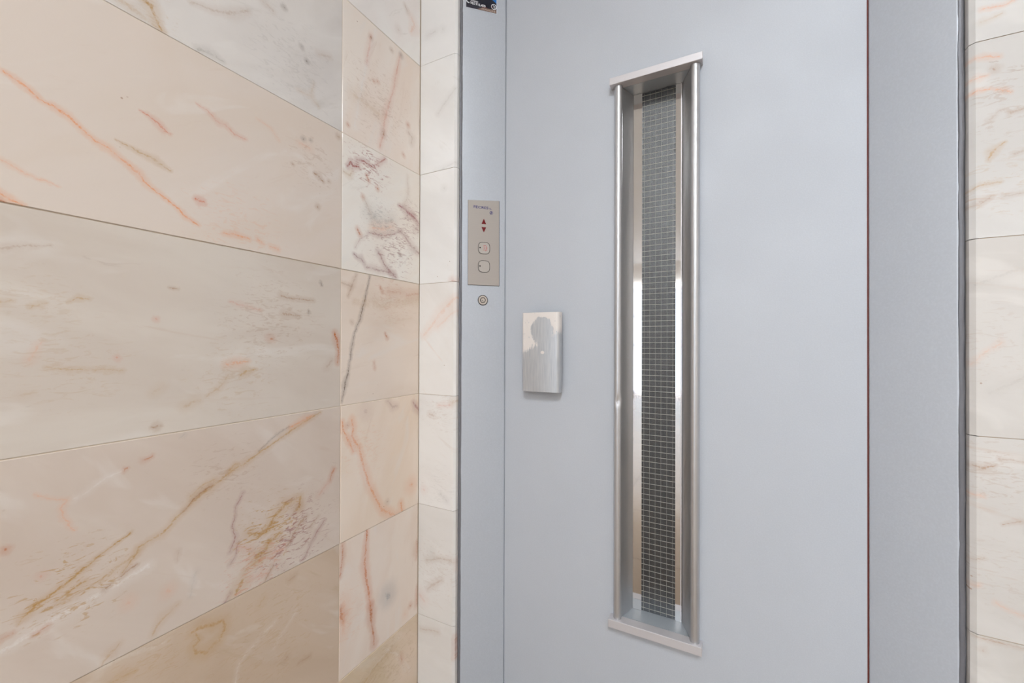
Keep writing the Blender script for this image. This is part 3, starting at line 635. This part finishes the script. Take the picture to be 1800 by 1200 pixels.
po = prof(hx0, hx1, hy0, hy1, .007, .010); pi_ = prof(hx0+.002, hx1-.002, hy0+.002, hy1, .005, .008)
extrude_poly(bm, po+pi_[::-1], H-.1213, H+.0795)
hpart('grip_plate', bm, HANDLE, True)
bm = bmesh.new(); box(bm, hx0+.012, hx1-.016, hy0+.0018, WD+.0002, H-.112, H+.070); bevel(bm, .002, 2); hpart('mount', bm, plain('dark_mount', (70, 66, 64), .6, .4))

# ------------------------------------------------------------------ things fixed on the splayed left jamb
def jamb_frame(s, zrel, off=.0):                            # x along the splay, y up, z out of the face
    X = Vector((1, 1, 0)).normalized(); Z = Vector((1, -1, 0)).normalized()
    m = Matrix((X, Vector((0, 0, 1)), Z)).transposed().to_4x4()
    m.translation = Vector((XA, LIPW, zrel+H)) + X*s + Z*off
    return m
def jthing(name, s, z, label, cat):
    e = empty(name); e.matrix_world = jamb_frame(s, z, .0003); tag(e, label, cat); return e
def jp(name, bm, mat, parent, z=0, smooth=False, loc=None):
    return obj(name, bm, mat, parent, loc or (0, 0, z), smooth)
PLATE = satin('brushed_plate', (178, 171, 165), .40, .55, (1, 1, 90), .03)
INK = plain('blue_ink', (44, 44, 118), .5); REDD = plain('dark_red_lens', (112, 8, 16), .25); REDI = plain('faded_red_ink', (206, 92, 84), .6)
cp = jthing('call_panel', .0578, .2700, 'brushed beige metal elevator call panel with two buttons and red arrows', 'call panel')
bm = bmesh.new(); extrude_poly(bm, [(-.0427, -.1142), (.0430, -.1140), (.0420, .1163), (-.0432, .1100)], 0, .0016); bevel(bm, .0005, 1); jp('plate', bm, PLATE, cp)
bm = bmesh.new(); extrude_poly(bm, [(-.0431, -.1149), (.0439, -.1149), (.0429, .1160), (-.0435, .1099)], -.0001, .0005); jp('gasket', bm, BLACK, cp)
ZP = .0017
def L(s, z): return (s-.0578, z-.2700)
x, y = L(.0295, .3605); text('lettering', 'FECRES', x, y, ZP, .0092, INK, cp, .0405, 0, bold=.00012)
x, y = L(.0722, .3600); text('lettering', 'SL', x, y, ZP, .0062, INK, cp, .0070)
x, y = L(.0778, .3515); em = bm = bmesh.new(); ring(bm, 0, 0, 0, .0001, .0037, .0047, 28)
emb = jp('emblem', bm, INK, cp, loc=(x, y, ZP))
bm = bmesh.new(); stroke(bm, [(-.0020, -.0022), (.0002, .0004), (-.0012, .0006), (.0020, .0028)], .0013, 0, .0001); stroke(bm, [(-.0006, -.0026), (.0016, .0004)], .0009, 0, .0001)
jp('bolt_mark', bm, INK, emb)
x, y = L(.0574, .3258)
bm = bmesh.new(); extrude_poly(bm, [(-.0064, -.0062), (.0064, -.0062), (.0005, .0072), (-.0005, .0072)], 0, .0004); jp('arrow', bm, REDD, cp, loc=(x, y, ZP))['label'] = 'dark red up arrow'
x, y = L(.0574, .3052)
bm = bmesh.new(); extrude_poly(bm, [(-.0064, .0062), (-.0005, -.0072), (.0005, -.0072), (.0064, .0062)], 0, .0004); jp('arrow', bm, REDD, cp, loc=(x, y, ZP))['label'] = 'dark red down arrow'
FACE = satin('button_face', (184, 178, 172), .40, .5, (1, 1, 60), .03)
for n, zz in enumerate((.2553, .2062)):
    x, y = L(.0584, zz)
    bt = empty('button', (x, y, ZP), cp); bt['label'] = ('rounded button with a faded red mark', 'blank rounded button')[n]
    bm = bmesh.new(); extrude_poly(bm, squircle(0, 0, .0153), 0, .0008); jp('button_face', bm, FACE, bt)
    bm = bmesh.new(); ring(bm, 0, 0, -.0001, .0009, .0150, .0161, 48, 3.2); jp('groove', bm, BLACK, bt)
    bm = bmesh.new(); cyl(bm, -.0112, .0006, .0008, .0011, .0019, 16); jp('dot', bm, BLACK, bt)
    if n == 0:
        bm = bmesh.new(); k = .0161/166
        def u(px, py): return ((px-328)*k, (345-py)*k)
        stroke(bm, [u(305, 283), u(330, 276), u(372, 276), u(386, 292), u(380, 405)], .0009, .0008, .0010)
        stroke(bm, [u(296, 405), u(330, 400), u(412, 404)], .0009, .0008, .0010)
        stroke(bm, [u(303, 318), u(345, 312), u(350, 360), u(310, 362)], .0008, .0008, .0010)
        stroke(bm, [u(408, 325), u(408, 358)], .0010, .0008, .0010); stroke(bm, [u(372, 410), u(374, 432)], .0008, .0008, .0010)
        jp('mark', bm, REDI, bt)
    else:
        bm = bmesh.new(); stroke(bm, [(-.0045, .0055), (-.0045, -.0060), (.0070, -.0060)], .0004, .0008, .00085); jp('mark', bm, PLATE, bt)
# key switch
ks = jthing('key_switch', .0556, .1161, 'small round metal key switch below the call panel', 'key switch')
KM = satin('key_metal', (200, 192, 184), .3, .8, (1, 1, 1), .02)
bm = bmesh.new(); cyl(bm, 0, 0, 0, .0016, .0124, 36); jp('rosette', bm, KM, ks)
bm = bmesh.new(); ring(bm, 0, 0, 0, .0018, .0119, .0135, 40); jp('groove', bm, BLACK, ks)
bm = bmesh.new(); ring(bm, 0, 0, .0014, .0020, .0058, .0076, 36); jp('groove', bm, BLACK, ks)
bm = bmesh.new(); cyl(bm, 0, 0, .0015, .0024, .0058, 30); core = jp('core', bm, KM, ks)
bm = bmesh.new(); stroke(bm, [(-.0030, -.0006), (.0012, -.0032)], .0014, .0024, .0026); stroke(bm, [(-.0034, .0022), (-.0008, .0030)], .0008, .0024, .0026); jp('keyhole', bm, BLACK, core)
# contact sticker at the top of the jamb
st = jthing('sticker', .0490, .9300, 'glossy dark blue contact sticker with white phone number on the frame', 'sticker')
NAVY = plain('print_navy', (14, 18, 36), .3); BLUE = plain('print_blue', (22, 112, 190), .3); WHT = plain('print_white', (236, 238, 242), .35); BRN = plain('print_brown', (132, 108, 96), .4); DRK = plain('print_dark_red', (90, 34, 32), .4); PAP = plain('print_edge', (206, 212, 222), .4); GRN = plain('print_dusk', (48, 46, 58), .4)
def SL(s, z): return (s-.0490, z-.9300)
bm = bmesh.new(); extrude_poly(bm, [SL(.0065, .8912), SL(.0925, .8925), SL(.0925, 1.005), SL(.0065, 1.005)], 0, .0002); jp('paper', bm, PAP, st)
bm = bmesh.new(); extrude_poly(bm, [SL(.0072, .8920), SL(.0905, .8938), SL(.0905, 1.003), SL(.0072, 1.003)], .0002, .00025); pr_ = jp('print', bm, NAVY, st)
def sp_(name, pts, mat, z=.00026):
    bm = bmesh.new(); extrude_poly(bm, [SL(*p) for p in pts], z, z+.00004); return jp(name, bm, mat, st)
sp_('print_sky', [(.060, .9405), (.0905, .921), (.0905, 1.003), (.030, 1.003)], BLUE)
sp_('print_street', [(.0072, .8920), (.0905, .8938), (.0905, .9032), (.034, .9005), (.0072, .9010)], GRN)
sp_('print_street', [(.036, .8930), (.0905, .8940), (.0905, .9030), (.052, .9008)], BRN, .0003)
sp_('print_roof', [(.050, .9005), (.064, .9020), (.064, .9042), (.050, .9030)], DRK, .00034)
sp_('print_roof', [(.074, .9070), (.0815, .9055), (.080, .9100)], DRK, .0003)
rnd = random.Random(3); bm = bmesh.new()
for i in range(13):
    s0 = .050+i*.0030; hgt = rnd.uniform(.002, .0045); z0 = .8950+rnd.uniform(0, .0008)
    stroke(bm, [SL(s0, z0), SL(s0+rnd.uniform(-.001, .001), z0+hgt)], .0009, .00036, .0004)
    if i % 2: stroke(bm, [SL(s0, z0+hgt), SL(s0+.0024, z0+hgt-.0004)], .0008, .00036, .0004)
jp('fine_print', bm, plain('print_pale', (196, 186, 176), .4), st)
x, y = SL(.0195, .9110); text('lettering', 'Avisos:', x, y, .0003, .0085, WHT, st, .0200, -.03, bold=.0001)
x, y = SL(.0185, .9030); text('lettering', '965.916.400', x, y, .0003, .0098, WHT, st, .0415, -.01, bold=.00016)
bm = bmesh.new()
arc = [SL(.0140+.0072*math.cos(a), .9160+.0110*math.sin(a)) for a in [math.radians(v) for v in range(120, 281, 20)]]
stroke(bm, arc, .0034, .0003, .00035); jp('phone_icon', bm, WHT, st)
bm = bmesh.new(); stroke(bm, [SL(.0155, .9155), SL(.0165, .9185), SL(.0150, .9210)], .0011, .0003, .00035); stroke(bm, [SL(.0180, .9150), SL(.0192, .9185), SL(.0178, .9225)], .0011, .0003, .00035); jp('phone_waves', bm, WHT, st)
x, y = SL(.0833, .9105); bm = bmesh.new(); ring(bm, 0, 0, .00032, .00036, .0062, .0076, 28)
stroke(bm, [(-.003, .0045), (.0005, .001), (.0035, .0035)], .0011, .00032, .00036); stroke(bm, [(-.001, -.001), (.0045, -.0015)], .0010, .00032, .00036); stroke(bm, [(0, -.0035), (.0045, -.004)], .0010, .00032, .00036)
jp('emblem', bm, WHT, st, loc=(x, y, 0))

# ------------------------------------------------------------------ unseen fill panels added at the ceiling to brighten door and walls
LM = bpy.data.materials.new('fill_diffuser'); LM.use_nodes = True
b = LM.node_tree.nodes['Principled BSDF']; b.inputs['Emission Color'].default_value = (.89, .95, 1, 1); b.inputs['Emission Strength'].default_value = FILL_STRENGTH
for i, (x, y) in enumerate(((.48, -1.25), (-1.9, -2.0), (.50, -3.6))):
    t = empty('ceiling_fill_panel', (x, y, ZC)); tag(t, ('added square fill panel nearest the elevator door', 'added square fill panel in the side bay of the hall', 'added square fill panel nearest the street entrance')[i], 'fill light', 'added fill lights in the hall')
    bm = bmesh.new(); box(bm, -.45, .45, -.45, .45, -.03, -.001); obj('housing', bm, PLASTER, t)
    bm = bmesh.new(); box(bm, -.42, .42, -.42, .42, -.036, -.0302); obj('diffuser', bm, LM, t)
